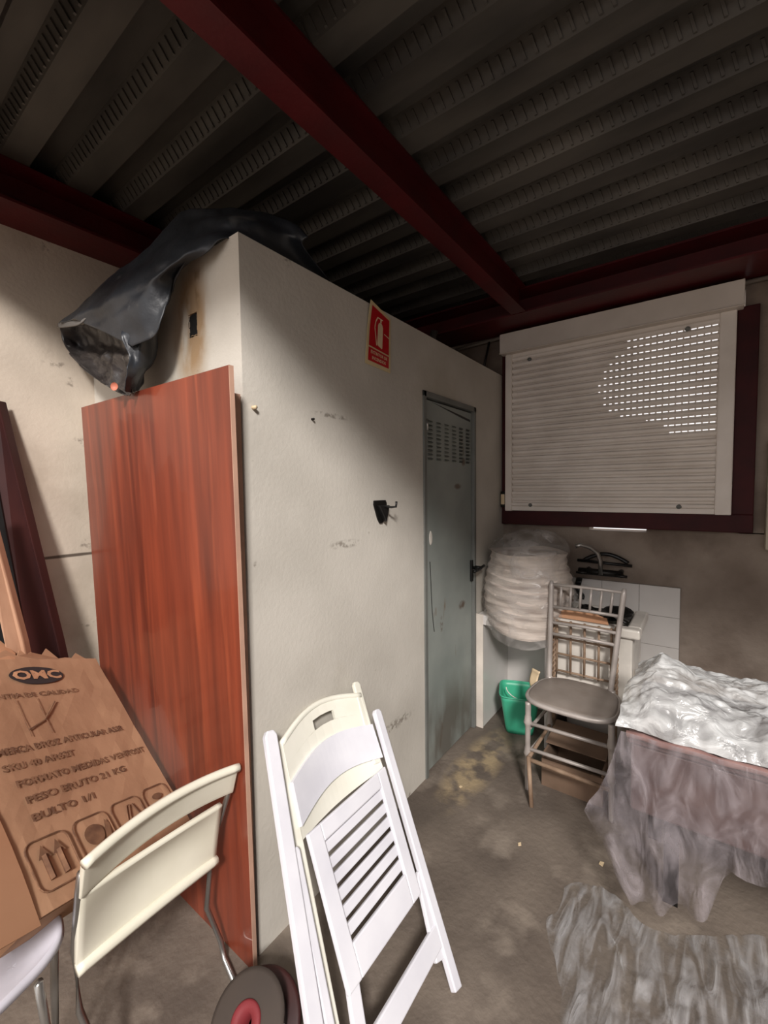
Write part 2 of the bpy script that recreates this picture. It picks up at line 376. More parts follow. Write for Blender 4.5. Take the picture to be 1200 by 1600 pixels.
obj('hinge', MB().tube([(DX0+.028, YW-.010, 1.79), (DX0+.028, YW-.010, 1.845)], .006), M['chrome'], dr, smooth=True)
mb = MB().lathe((1.935, YW+.0105, 1.243), [(0, -.003), (.012, -.002), (.015, .002)], 16, (0,1,0))
for v in mb.bm.verts: v.co.z = 1.243 + (v.co.z-1.243)*2.6
obj('white_daub', mb, M['ceramic'], dr)
obj('door_scratch', MB().tube([(1.925, YW+.0115, 1.12), (1.945, YW+.0115, .85), (1.965, YW+.0115, .74)], .0025, 5), M['blackmetal'], dr)

# ---------------------------------------------------------------- window with roller shutter
wn = thing('window_1', None, None, (XW, .47, 1.24), 'structure')
mb = MB()
fx0, fx1 = XW-.045, XW+.04
mb.box((fx0, -.215, 1.3451), (fx1, -.125, 2.40)); mb.box((fx0, 1.07, 1.3451), (fx1, 1.112, 2.40)); mb.box((fx0, -.215, 1.250), (fx1, 1.112, 1.345))
obj('window_frame', mb, M['maroon'], wn, bevel=.004)
mb = MB().box((XW-.11, -.150, 2.385), (XW+.03, 1.105, 2.515)); mb.box((XW-.115, -.153, 2.385), (XW-.105, 1.108, 2.392))
obj('shutter_box', mb, M['shutterbox'], wn, bevel=.006)
mb = MB().box((XW-.075, -.125, 1.342), (XW-.02, -.055, 2.385)); mb.box((XW-.075, 1.035, 1.342), (XW-.02, 1.080, 2.385))
obj('guide_rail', mb, M['shutter'], wn, bevel=.006)
mb = MB().box((XW-.06, -.056, 2.36), (XW-.04, 1.036, 2.40)); Z0, Z1 = 1.372, 2.375; NS = 26; p = (Z1-Z0)/NS; y0, y1 = -.056, 1.036
for k in range(NS):
    z = Z0 + k*p
    pr = [(0, .0), (-.009, .2), (-.012, .45), (-.010, .60), (0, .72)]
    pts = [V((XW-.055+dx, y0, z+t*p)) for dx, t in pr] + [V((XW-.043, y0, z+.72*p)), V((XW-.043, y0, z))]
    mb.slab(pts, (0, y1-y0, 0))
    row = NS-1-k
    if 1 <= row <= 15 and True:                       # slats let down loosely: hinge slots open towards the right end
        ye = .16 + .34*math.sin(math.pi*(row+2)/18) + .05*random.random() - (.1 if row > 12 else 0)
        mb.box((XW-.0435, ye, z+.68*p), (XW-.036, y1, z+p*1.1)); mb.box((XW-.047, y0, z+.68*p), (XW-.043, ye, z+.86*p))
        y = y0
        while y < ye:
            g = .007 + .020*max(0, (y-0.10)/ye)**2   # bridges between slots grow towards the closed end
            mb.box((XW-.050, y, z+.78*p), (XW-.046, y+min(g, .028), z+p+.001)); y += .030
    else:
        mb.box((XW-.0435, y0, z+.68*p), (XW-.036, y1, z+p*1.1))
obj('slats', mb, M['shutter'], wn)
obj('bottom_bar', MB().box((XW-.066, y0, 1.345), (XW-.035, y1, 1.374)), M['shutter'], wn, bevel=.003)
mb = MB()
for yy, zz in ((.91, 1.383), (.10, 1.383), (.08, 2.335), (.92, 2.33)):
    mb.lathe((XW-.064, yy, zz), [(0, -.014), (.010, -.012), (.013, 0)], 14, (1,0,0))
obj('stopper', mb, M['doorframe'], wn, smooth=True)
sw = obj('belt_winder', MB().box((XW-.075, 1.074, 1.365), (XW-.045, 1.112, 1.475)), M['blackmetal'], wn, bevel=.008)
obj('winder_cover', MB().box((XW-.082, 1.080, 1.385), (XW-.074, 1.106, 1.455)), M['sign_white'], wn, bevel=.006)
# pale vertical duct at the right edge of view, on the window wall
obj('trim_6', MB().box((2.86, -.31, 1.17), (2.923, -.262, 1.72)), mat('pale_duct', (188,178,160), .6), kind='structure', bevel=.006)

# ---------------------------------------------------------------- tiled wash corner
tc = thing('tiled_counter', 'white tiled counter niche beside the grey door, holding up the wrapped sack', 'counter', (2.43, .9, 0))
mb = MB().box((2.462, .655, .655), (2.915, 1.112, .715))
obj('counter_top', mb, M['tile'], tc, bevel=.004)
obj('side_panel', MB().box((2.467, 1.072, 0), (2.915, 1.114, .655)), M['tile'], tc, bevel=.003)
obj('side_panel', MB().box((2.467, .655, 0), (2.915, .700, .655)), M['tile'], tc, bevel=.003)
obj('back_panel', MB().box((2.895, .70, 0), (2.915, 1.072, .655)), M['tile'], tc)
obj('edge_strip', MB().box((2.456, 1.068, 0), (2.467, 1.1165, .72)), M['tilestrip'], tc, bevel=.002)
sp = MB()
for i in range(4):
    for j in range(3):
        a0, b0 = .085+i*.20, .400+j*.174
        sp.box((2.909, a0+.001, b0+.001), (2.921, a0+.1985, b0+.1725))
g = thing('tiled_splashback', 'white tile splashback on the wall under the window', 'tiles', (2.92, .5, .4))
obj('tile', sp, M['tile'], g, bevel=.001)
obj('grout', MB().box((2.912, .084, .399), (2.9235, .884, .922)), M['grout'], g)

sk = thing('wash_sink', 'white ceramic wash sink behind the silver chair, under the tap', 'sink', (2.7, .45, .0))
mb = MB()
mb.box((2.51, .27, .30), (2.56, .645, .72)); mb.box((2.56, .27, .30), (2.90, .31, .72)); mb.box((2.56, .605, .30), (2.90, .645, .72)); mb.box((2.86, .31, .30), (2.90, .605, .72)); mb.box((2.56, .31, .30), (2.86, .605, .36))
obj('basin', mb, M['ceramic'], sk, bevel=.008)
mb = MB()
mb.box((2.485, .235, .715), (2.55, .648, .765)); mb.box((2.55, .235, .715), (2.905, .30, .765)); mb.box((2.55, .605, .715), (2.905, .648, .765)); mb.box((2.86, .30, .715), (2.905, .605, .765))
obj('rim', mb, M['ceramic'], sk, bevel=.010)
obj('pedestal', MB().box((2.56, .32, 0), (2.85, .60, .30)), M['tile'], sk, bevel=.006)
tag(obj('dark_rag', MB().grid(lambda u, v: V((2.56+.26*u, .30+.28*v, .772+.03*math.sin(u*7+v*3)*math.sin(v*6)+.015*fbm((u,v,0),5))), 16, 16), M['blackmetal'], solid=.006, smooth=True),
    'dark crumpled rag lying over the white wash sink', 'rag')
tag(obj('carton_scrap', MB().slab([(2.492, .635, .770), (2.492, .38, .770), (2.50, .39, .800), (2.505, .47, .822), (2.505, .58, .826), (2.50, .63, .80)], (.006, 0, 0)), M['cardlight']),
    'tan cardboard scrap standing on the front rim of the wash sink', 'cardboard')

# tap on the wall
tp = thing('wall_tap', 'old chrome swan-neck tap on the wall above the tiles', 'tap', (2.90, .46, .97))
obj('spout', MB().tube([(2.80, .475, .975), (2.80, .475, 1.06), (2.79, .49, 1.105), (2.77, .53, 1.14), (2.74, .575, 1.155), (2.73, .60, 1.145)], .0125), M['chrome'], tp, smooth=True)
obj('tap_body', MB().tube([(2.82, .36, .985), (2.82, .60, .985)], .020).tube([(2.82, .38, .985), (2.92, .38, .985)], .014).tube([(2.82, .56, .985), (2.92, .56, .985)], .014), M['blackmetal'], tp, smooth=True)
for yy in (.36, .57):
    obj('tap_handle', MB().tube([(2.80, yy, .985), (2.76, yy, .985)], .010).tube([(2.76, yy-.03, .985), (2.76, yy+.03, .985)], .008), M['blackmetal'], tp, smooth=True)
mb = MB().tube([(2.88, .34+.24*k/20, 1.045+.045*math.sin(math.pi*k/20)) for k in range(21)], .012)
mb.tube([(2.88, .32, 1.03), (2.88, .62, 1.04)], .009)
tag(obj('hose_coil', mb, M['black'], smooth=True), 'black hose looped behind the chrome tap', 'hose')
mb = MB().grid(lambda u, v: V((2.85+.03*math.sin(v*9), .585+.035*u+.01*math.sin(v*5), .93-.13*v)), 4, 10)
tag(obj('black_cloth', mb, M['black'], solid=.008, smooth=True), 'small black cloth hanging below the tap', 'cloth')

# wrapped sack on the counter
sc = thing('wrapped_bundle', 'big drum-shaped bundle of white covers in clear plastic on the tiled counter', 'bundle', (2.63, .85, .717))
cx, cy = 2.63, .850
def sackf(u, v, infl=0, top=1.11):
    t = 2*math.pi*u
    r = .215 + .035*math.sin(math.pi*min(1, v*1.15)) + infl
    r += .005*math.sin(v*52 + 1.2*math.sin(t*2)) + .006*fbm((math.cos(t)*2, math.sin(t)*2, v*3), 1.5)
    sl = max(0, -math.cos(t-.1))*max(0, 1-v*1.6)**1.3
    r += .045*sl
    return V((cx + r*math.cos(t)*.98, cy + r*math.sin(t)*1.03, .722 + (top-.72)*v - .085*sl + .006*math.sin(t*3+v*2)))
mb = MB().grid(lambda u, v: sackf(u, v), 72, 44, True)
t_ = [mb.bm.verts.new(V((cx + rr*math.cos(2*math.pi*k/24), cy + rr*math.sin(2*math.pi*k/24), zz))) for rr, zz in ((.19, 1.09),) for k in range(24)]
mb.bm.faces.new(t_)
obj('cloth_stack', mb, M['sack'], sc, smooth=True)
def filmf(u, v):
    t = 2*math.pi*u
    if v < .62:
        p = sackf(u, v/.62, .009+.005*fbm((math.cos(t)*2, math.sin(t)*2, v*3), 1.4)); p.z -= .05*(1-v/.62)*max(0, -math.cos(t)); return p
    w = (v-.62)/.38
    r = .235*(1-w)**.6 + .012 + .010*math.sin(t*9)*w*(1-w)*4
    return V((cx+.02*w + r*math.cos(t), cy-.03*w + r*math.sin(t), 1.12 + .115*math.sin(w*1.5) + .012*fbm((math.cos(t)*2, math.sin(t)*2, w*3), 2)))
mb = MB().grid(filmf, 90, 44, True)
mb.tube([(cx+.02, cy-.03, 1.21), (cx+.02, cy-.05, 1.235), (cx+.0, cy-.09, 1.22), (cx, cy-.15, 1.20)], [.02, .012, .02, .035], 8)
obj('plastic_bag', mb, M['film4'], sc, smooth=True)

# green bucket in the niche
bk = thing('green_bucket', 'green plastic bucket standing in the tiled niche', 'bucket', (2.62, .87, 0))
def bktf(u, v, k=1.0):
    t = 2*math.pi*u; c, s = math.cos(t), math.sin(t); e = .35
    sq = lambda q: math.copysign(abs(q)**e, q)
    hw = (.080 + .034*v)*k; hd = (.085+.035*v)*k
    lx, ly = hd*sq(c), hw*sq(s); a = math.radians(20)
    return V((2.60 + lx*math.cos(a)-ly*math.sin(a), .888 + lx*math.sin(a)+ly*math.cos(a), .003 + .235*v))
mb = MB().grid(lambda u, v: bktf(u, v), 48, 8, True)
mb.bm.faces.new([mb.bm.verts.new(bktf(k/24, 0)) for k in range(24)])
obj('body', mb, M['green'], bk, solid=.004, smooth=True)
mb = MB().tube([bktf(k/48, 1, 1.03) for k in range(49)], .005, 8, False)
obj('rim', mb, M['green'], bk, smooth=True)
obj('handle', MB().tube([(2.60, .868+.105*math.cos(a), .235-.06*math.sin(a)) for a in [math.pi*k/16 for k in range(17)]], .003), M['ceramic'], bk, smooth=True)
mb = MB().grid(lambda u, v: V((2.40+.03*u+.01*math.sin(v*8), .705+.05*u+.015*math.sin(v*4), .47-.16*v)), 6, 10)
tag(obj('cream_rag', mb, M['sign_white'], solid=.006, smooth=True), 'cream rag hanging between the green bucket and the silver chair', 'rag')

# ---------------------------------------------------------------- silver chiavari chair
ch = thing('silver_chair', 'dusty silver spindle-back banquet chair standing before the sink', 'chair', (2.2, .49, 0))
SZ = .475; A = dict(fl=(2.06, .685), fr=(2.07, .285), bl=(2.375, .655), brr=(2.375, .345))
def seatpt(t):
    c, s = math.cos(t), math.sin(t); e = .62
    sx_ = math.copysign(abs(c)**e, c); sy_ = math.copysign(abs(s)**e, s)
    X = 2.222 + .178*sx_; w = .212 - .030*(sx_+1)/2
    return X, .487 + w*sy_
mb = MB().grid(lambda u, v: (lambda p, k: V((2.222+(p[0]-2.222)*k[0], .487+(p[1]-.487)*k[0], SZ+k[1])))(seatpt(2*math.pi*u), [(0, .0), (.5, .0), (.93, -.001), (1, -.008), (1, -.028), (.9, -.034), (0, -.034)][round(v*6)]), 48, 6, True)
obj('seat', mb, M['silverseat'], ch, smooth=True)
mb = MB().tube([V((*seatpt(2*math.pi*k/48), SZ-.018)) for k in range(49)], .013, 8, False)
obj('seat_rim', mb, M['silver'], ch, smooth=True)
def turned(p, q, r, rings=()):
    p, q = V(p), V(q); n = 40; rs = []
    for k in range(n+1):
        t = k/n; rr = r*(1-.25*t)
        for c in rings:
            if abs(t-c) < .03: rr *= 1.25
        rs.append(rr)
    return MB().tube([p.lerp(q, k/n) for k in range(n+1)], rs, 10)
legs = [((2.075, .665, SZ-.03), (2.075, .668, 0)), ((2.085, .300, SZ-.03), (2.085, .295, 0)), ((2.37, .645, SZ), (2.395, .650, 0)), ((2.37, .340, SZ), (2.395, .335, 0))]
for p_, q_ in legs: obj('leg', turned(p_, q_, .0145, (.2, .24, .55, .59)), M['silver'], ch, smooth=True)
BT = .985
bl = lambda z: V((2.375+.06*(z-SZ)/(BT-SZ), .648+.008*(z-SZ)/(BT-SZ), z)); br_ = lambda z: V((2.375+.06*(z-SZ)/(BT-SZ), .348-.045*(z-SZ)/(BT-SZ), z))
for f in (bl, br_): obj('back_post', MB().tube([f(SZ-.03+(BT-SZ+.03)*k/20) for k in range(21)], [.0135]*20+[.008]), M['silver'], ch, smooth=True)
for z in (.965, .845, .76, .70): obj('back_rail', MB().tube([bl(z), bl(z).lerp(br_(z), .5)+V((.012, 0, 0)), br_(z)], .0085), M['silver'], ch, smooth=True)
for k in range(1, 7): obj('spindle', MB().tube([bl(.845).lerp(br_(.845), k/7)+V((.008,0,0)), bl(.905).lerp(br_(.905), k/7)+V((.008,0,0)), bl(.965).lerp(br_(.965), k/7)+V((.008,0,0))], [.006, .0075, .006]), M['silver'], ch, smooth=True)
for z in (.34, .21): obj('stretcher', MB().tube([(2.075, .667, z), (2.085, .297, z)], .009), M['silver'], ch, smooth=True)
for z in (.30, .18):
    obj('stretcher', MB().tube([(2.075, .667, z), (2.385, .648, z)], .008), M['silver'], ch, smooth=True)
    obj('stretcher', MB().tube([(2.085, .297, z), (2.385, .338, z)], .008), M['silver'], ch, smooth=True)

# second, bare tan chair frame pushed behind / under the silver one
tf = thing('tan_chair_frame', 'bare tan wooden chair frame with lattice back tangled behind the silver chair', 'chair frame', (2.2, .48, 0))
lt = MB()
for y in (.632, .56, .49, .42, .36): lt.tube([(2.462, y, .47), (2.462, y, .765)], .0065, 8)
for z in (.48, .575, .665, .755): lt.tube([(2.462, .632, z), (2.462, .36, z)], .0065, 8)
obj('lattice', lt, M['tan'], tf, smooth=True)
for y in (.648, .338):
    mb = MB()
    for s_ in (0, math.pi): mb.tube([(2.462+.007*math.cos(k*.7+s_), y+.007*math.sin(k*.7+s_), .44+.335*k/50) for k in range(51)], .006, 6)
    obj('twisted_post', mb, M['tan'], tf, smooth=True)
obj('leg', MB().tube([(2.03, .648, .20), (1.965, .612, .0)], .010), M['tan'], tf, smooth=True)
obj('leg', MB().tube([(2.462, .648, .44), (2.452, .642, 0)], .012), M['tan'], tf, smooth=True)
obj('leg', MB().tube([(2.462, .338, .44), (2.452, .34, 0)], .012), M['tan'], tf, smooth=True)
obj('rail', MB().tube([(2.03, .648, .185), (2.05, .30, .165)], .010), M['tan'], tf, smooth=True)
obj('rail', MB().tube([(2.03, .648, .19), (2.455, .642, .20)], .009), M['tan'], tf, smooth=True)
# low open carton under the chair
cb = thing('low_carton', 'low brown carton lying on the floor under the silver chair', 'carton', (2.27, .47, 0))
mb = MB().box((2.15, .34, .0), (2.16, .62, .14)); mb.box((2.42, .34, 0), (2.43, .62, .21)); mb.box((2.16, .34, 0), (2.42, .35, .16)); mb.box((2.16, .61, 0), (2.42, .62, .16)); mb.box((2.16, .35, 0), (2.42, .61, .01))
obj('carton_body', mb, M['cardold'], cb)
obj('carton_flap', MB().slab([(2.43, .34, .21), (2.43, .62, .21), (2.22, .62, .185), (2.22, .34, .185)], (0, 0, .004)), M['cardold'], cb)

# ---------------------------------------------------------------- wrapped table at right
tb = thing('covered_table', 'low table with worn pink cover, under clear plastic sheeting at the right', 'table', (1.9, -.2, 0))
mb = MB().box((1.655, -.95, .38), (2.15, .178, .62))
obj('apron', mb, M['pinkwood'], tb, bevel=.01)
obj('table_top', MB().box((1.645, -.96, .62), (2.16, .188, .652)), M['pinkwood'], tb, bevel=.006)
obj('edge_piping', MB().tube([(1.642, .19-.05*k, .652+.004*math.sin(k*2.1)) for k in range(24)], .012, 8), M['pinkhem'], tb, smooth=True)
for x_, y_ in ((1.80, .06), (2.10, .13), (1.69, -.90), (2.10, -.90)):
    obj('leg', MB().bar((x_, y_, .38), (x_, y_, 0), .045, .045, (1,0,0)), M['blackmetal'], tb)
def heap(u, v):
    X = 1.652+.545*u; Y = .215-1.2*v
    h = .17*(max(0, math.sin(math.pi*min(1, u*.97)))**.6)*(min(1, v*9+.25))**.6
    h *= .75+.35*fbm((X, Y, 0), 3.2)
    rd = abs(noise.noise(V((X*9, Y*5+X*6, 0))))
    return V((X+.015*fbm((X, Y, 4), 9), Y+.02*fbm((X, Y, 9), 7), .660+max(0, h)+min(1, .2+u*6)*(.034*rd+.022*abs(noise.noise(V((X*20, Y*13, 2))))+.012*abs(noise.noise(V((X*44, Y*30, 5)))))))
tag(obj('plastic_wrap_heap', MB().grid(heap, 110, 200), M['film2'], smooth=True), 'heap of crumpled milky bubble plastic lying on the covered table', 'plastic wrap')
# draped film over the front of the table: control grid (columns left to right, rows top to bottom), Y and Z on the hanging plane
cols = [ [(.205,.665),(.245,.50),(.31,.345),(.25,.24),(.185,.125)],
         [(.15,.665),(.18,.50),(.20,.345),(.165,.20),(.13,.10)],
         [(.06,.665),(.08,.50),(.09,.36),(.07,.24),(.05,.13)],
         [(-.03,.665),(-.02,.52),(-.02,.40),(-.03,.29),(-.045,.18)],
         [(-.10,.665),(-.10,.56),(-.10,.47),(-.10,.40),(-.10,.345)],
         [(-.40,.665),(-.40,.58),(-.40,.50),(-.40,.43),(-.40,.37)],
         [(-.90,.665),(-.90,.58),(-.90,.50),(-.90,.43),(-.90,.37)] ]
us = [0, .12, .26, .40, .50, .75, 1]
def lerp2(u, v):
    i = 0
    while i < 5 and u > us[i+1]: i += 1
    s_ = (u-us[i])/(us[i+1]-us[i]); j = min(3, int(v*4)); w = v*4-j
    q = lambda c: V((cols[c][j][0]*(1-w)+cols[c][j+1][0]*w, cols[c][j][1]*(1-w)+cols[c][j+1][1]*w))
    return q(i)*(1-s_)+q(i+1)*s_
def drape(u, v):
    p = lerp2(u, v); X = 1.625 - .035*math.sin(v*2.2) + .028*v*math.sin(u*38+v*3) + .016*v*fbm((p.x*3, p.y*2, 1), 4)
    return V((X, p.x+.01*fbm((u*9, v*3, 0)), p.y))
tag(obj('draped_plastic_sheet', MB().grid(drape, 110, 40), M['film3'], smooth=True), 'clear plastic sheet hanging over the front of the covered table', 'plastic sheet')
def fsheet(u, v):
    # crumpled sheet on the floor in the lower right
    X = 1.62 - 1.15*v + .05*fbm((u*5, v*5, 0)) + .04*math.sin(u*13); Y = .40 - .95*u + .06*fbm((u*4, v*4, 7))
    X += .22*u*(1-v); Y += -.24*v*(1-u)
    ed = min(1, 6*min(u, 1-u, v, 1-v))
    h = .006 + ed*(.035*abs(noise.noise(V((X*7, Y*7, 3)))) + .05*abs(noise.noise(V((X*3, Y*3, 1)))) + .02*abs(noise.noise(V((X*16, Y*14, 5)))))
    return V((X, Y, h))
tag(obj('floor_plastic_sheet', MB().grid(fsheet, 110, 120), M['film'], smooth=True), 'crumpled clear plastic sheet spread on the floor in front of the covered table', 'plastic sheet')

# ---------------------------------------------------------------- sign on the closet wall
sg = thing('extinguisher_sign', 'red and cream fire extinguisher sign at the top of the closet wall', 'sign', (1.48, YW, 2.0))
def sgp(x, y, o=0):   # x 0..1, y 0..1 ; slightly skewed, top curling
    P0, P1, P2, P3 = V((1.392, 0, 2.014)), V((1.566, 0, 2.008)), V((1.573, 0, 2.242)), V((1.424, 0, 2.274))
    p = (P0*(1-x)+P1*x)*(1-y) + (P3*(1-x)+P2*x)*y
    return V((p.x, YW-.004-.012*max(0, y-.6)**1.2*(1-x)*2.2-o, p.z))
obj('backing', MB().grid(lambda u, v: sgp(u, v), 6, 10), M['sign_cream'], sg, solid=.002)
obj('red_panel', MB().grid(lambda u, v: sgp(.08+.84*u, .305+.635*v, .0022), 5, 8), M['sign_red'], sg)
obj('red_panel', MB().grid(lambda u, v: sgp(.08+.84*u, .065+.215*v, .0022), 5, 4), M['sign_red'], sg)
mb = MB()
def spoly(pts): mb.bm.faces.new([mb.bm.verts.new(sgp(x, y, .0036)) for x, y in pts])
spoly([(.42, .37), (.60, .345), (.62, .36), (.62, .70), (.60, .74), (.56, .765), (.47, .765), (.42, .74), (.40, .70), (.40, .40)])
spoly([(.48, .77), (.54, .77), (.54, .83), (.48, .83)]); spoly([(.36, .81), (.60, .83), (.60, .845), (.36, .83)])
for a_, b_ in (((.36, .82), (.29, .74)), ((.29, .74), (.27, .64)), ((.27, .64), (.33, .50)), ((.33, .50), (.38, .36))):
    dx, dy = b_[0]-a_[0], b_[1]-a_[1]; l = math.hypot(dx, dy); nx, ny = -dy/l*.016, dx/l*.016
    spoly([(a_[0]+nx, a_[1]+ny), (a_[0]-nx, a_[1]-ny), (b_[0]-nx, b_[1]-ny), (b_[0]+nx, b_[1]+ny)])
spoly([(.68, .62), (.92, .60), (.92, .62), (.68, .635)])
obj('pictogram', mb, M['sign_white'], sg)
mb = MB()
text_mesh(mb, 'EXTINTOR DE', .085, lambda x, y: sgp(.5+x*1.25, .215+y*.85, .0036), .002)
text_mesh(mb, 'INCENDIOS', .085, lambda x, y: sgp(.5+x*1.25, .125+y*.85, .0036), .002)
obj('lettering', mb, M['sign_white'], sg)

# extinguisher hook
hk = thing('extinguisher_hook', 'black metal wall bracket on the grey closet wall left of the door', 'bracket', (1.49, YW, 1.39))
pts = [(1.436, 1.452), (1.520, 1.452), (1.528, 1.435), (1.512, 1.372), (1.495, 1.352), (1.475, 1.352), (1.460, 1.372), (1.434, 1.435)]
obj('plate', MB().slab([(x, YW-.001, z) for x, z in pts], (0, -.006, 0)), M['blackmetal'], hk, bevel=.002)
mb = MB().slab([(1.450, YW-.006, 1.430), (1.524, YW-.006, 1.430), (1.500, YW-.006, 1.358)], (0, -.020, 0)); obj('gusset', mb, M['black'], hk, bevel=.003)
obj('hook_arm', MB().tube([(1.485, YW-.02, 1.425), (1.50, YW-.05, 1.422), (1.505, YW-.070, 1.424), (1.505, YW-.073, 1.447)], .005), M['black'], hk, smooth=True)
tag(obj('wall_plug', MB().tube([on(395, 637, 1, YW)+V((0, .004, 0)), on(395, 637, 1, YW)+V((0, -.016, 0))], .006, 8), M['sign_white'], smooth=True), 'small pale plug sticking out of the closet wall near its left corner', 'wall plug')
tag(obj('steel_pin', MB().tube([on(487, 655, 1, YW)+V((0, .004, 0)), on(487, 655, 1, YW)+V((0, -.012, 0))], .004, 8), M['blackmetal'], smooth=True), 'dark nail stub in the middle of the closet wall left of the sign', 'nail')
obj('trim_7', MB().tube([(2.2, 1.35, 2.31), (2.2, 1.27, 2.33), (2.2, 1.25, 2.40)], .022), mat('dark_pipe', (60,56,54), .6), kind='structure', smooth=True)
# cable ends over the far end of the closet
mb = MB().tube([(2.86, 1.25, 2.27), (2.84, 1.22, 2.36), (2.87, 1.20, 2.50)], .008, 8)
tag(obj('loose_cable', mb, M['black'], smooth=True), 'black cable rising from the closet top to the ceiling beam by the window', 'cable')

# ---------------------------------------------------------------- cherry board leaning on the closet side
wb = thing('wood_panel', 'tall cherry red laminate board standing against the closet side wall', 'board', (.74, 1.55, 0))
bt0, bt1, bb0, bb1 = V((.708, 1.040, 1.842)), V((.708, 2.072, 1.852)), V((.765, 1.092, 0)), V((.765, 2.13, 0))
off = V((.013, 0, 0))
mb = MB().slab([bb0, bb1, bt1, bt0], off); obj('panel', mb, M['wood'], wb)
mb = MB().slab([bb0+V((-.0006, -.0012, 0)), bt0+V((-.0006, -.0012, 0)), bt0+V((.0136, -.0012, 0)), bb0+V((.0136, -.0012, 0))], (0, .0022, 0)); obj('edge_band', mb, M['chip'], wb)
# second narrower board edge just behind it
tag(obj('pale_batten', MB().slab([(.786, 1.122, 0), (.800, 1.122, 0), (.800, 1.122, 1.79), (.755, 1.122, 1.79)], (0, .03, 0)), M['chip']), 'thin pale batten between the cherry board and the closet corner', 'batten')

# ---------------------------------------------------------------- tarpaulin over the closet top
def catm(P, t):
    n = len(P)-1; i = min(n-1, int(t*n)); f = t*n-i
    p0, p1, p2, p3 = P[max(0, i-1)], P[i], P[i+1], P[min(n, i+2)]
    return .5*((2*p1)+(p2-p0)*f+(2*p0-5*p1+4*p2-p3)*f*f+(3*p1-p0-3*p2+p3)*f**3)
def sheet(rows, nu, nv, amp=.012, sc_=6):
    def fn(u, v):
        p = catm([catm(r, u) for r in rows], v)
        d = (p-CAM).normalized()
        pl = math.sin(v*17+3*fbm((u*3, v, 2)))*.5
        return p + V((-.8, -.5, .2))*amp*(fbm(p, sc_)+.7*pl)
    return MB().grid(fn, nu, nv)
tp_ = thing('black_tarpaulin', 'dark torn tarpaulin draped over the closet top, hanging down its left side', 'tarpaulin', (.8, 1.6, ZB))
O2 = lambda x, y, X: on(x, y, 0, X)
OZ = lambda x, y, z: on(x, y, 2, z)
top = [OZ(482, 372, 2.33), OZ(455, 345, 2.40), OZ(390, 332, 2.44), OZ(330, 327, 2.45), O2(285, 332, .86), O2(250, 365, .80), O2(215, 400, .76), O2(165, 440, .70), O2(120, 480, .66), O2(95, 507, .64)]
mid = [OZ(478, 392, 2.31), OZ(450, 375, 2.34), OZ(400, 355, 2.34), OZ(355, 350, 2.33), O2(310, 362, .80), O2(278, 392, .73), O2(245, 425, .69), O2(205, 455, .66), O2(165, 480, .63), O2(118, 500, .615)]
bot = [V((1.42, 1.20, 2.27)), V((1.22, 1.18, 2.272)), V((1.02, 1.17, 2.274)), V((.90, 1.16, 2.274)), O2(352, 372, .795), O2(318, 398, .765), O2(275, 425, .75), O2(262, 470, .72), O2(242, 520, .69), O2(205, 540, .66)]
def three(a, b, c): return [a, b, c]
mb = sheet([top, mid, bot], 90, 30, .012, 7)
obj('top_fold', mb, M['tarp'], tp_, solid=.003, smooth=True)
# hanging part, right fold
r1 = [O2(300, 400, .752), O2(262, 425, .745), O2(230, 440, .70), O2(195, 460, .665)]
r2 = [O2(270, 445, .748), O2(250, 470, .735), O2(222, 480, .68), O2(185, 490, .65)]
r3 = [O2(252, 500, .745), O2(235, 525, .72), O2(215, 530, .675), O2(190, 525, .645)]
r4 = [O2(238, 560, .745), O2(228, 580, .72), O2(215, 585, .685), O2(200, 575, .65)]
r5 = [O2(222, 598, .745), O2(212, 609, .72), O2(205, 612, .69), O2(196, 612, .66)]
obj('hanging_fold', sheet([r1, r2, r3, r4, r5], 24, 40, .02, 9), M['tarp'], tp_, solid=.003, smooth=True)
# open dark mouth: back sheet set deeper, lip towards the room
q1 = [O2(95, 507, .66), O2(125, 505, .70), O2(160, 500, .72), O2(215, 505, .71)]
q2 = [O2(98, 535, .665), O2(128, 540, .72), O2(165, 540, .73), O2(218, 540, .71)]
q3 = [O2(120, 566, .665), O2(145, 572, .70), O2(175, 568, .71), O2(214, 572, .70)]
q4 = [O2(150, 592, .665), O2(165, 597, .68), O2(185, 598, .69), O2(208, 598, .69)]
q5 = [O2(176, 608, .665), O2(185, 612, .67), O2(196, 614, .68), O2(206, 613, .685)]
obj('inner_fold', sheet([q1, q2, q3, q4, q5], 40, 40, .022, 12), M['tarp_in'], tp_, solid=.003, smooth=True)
mb = MB().grid(lambda u, v: catm([O2(94, 506, .655), O2(112, 502, .635), O2(130, 500, .625), O2(148, 488, .635)], u) + V((-.006, 0, -.022*v*math.sin(math.pi*min(1, .25+u*.8)))), 16, 3)
obj('hem', mb, mat('grey_tarp_hem', (120,118,116), .5), tp_, solid=.004, smooth=True)
mb = MB().lathe(O2(179, 604, .655), [(0, -.006), (.010, -.004), (.014, .002)], 12, (-1,-.6,0)); obj('orange_tip', mb, mat('orange_plastic', (206,128,104), .6), tp_, smooth=True)

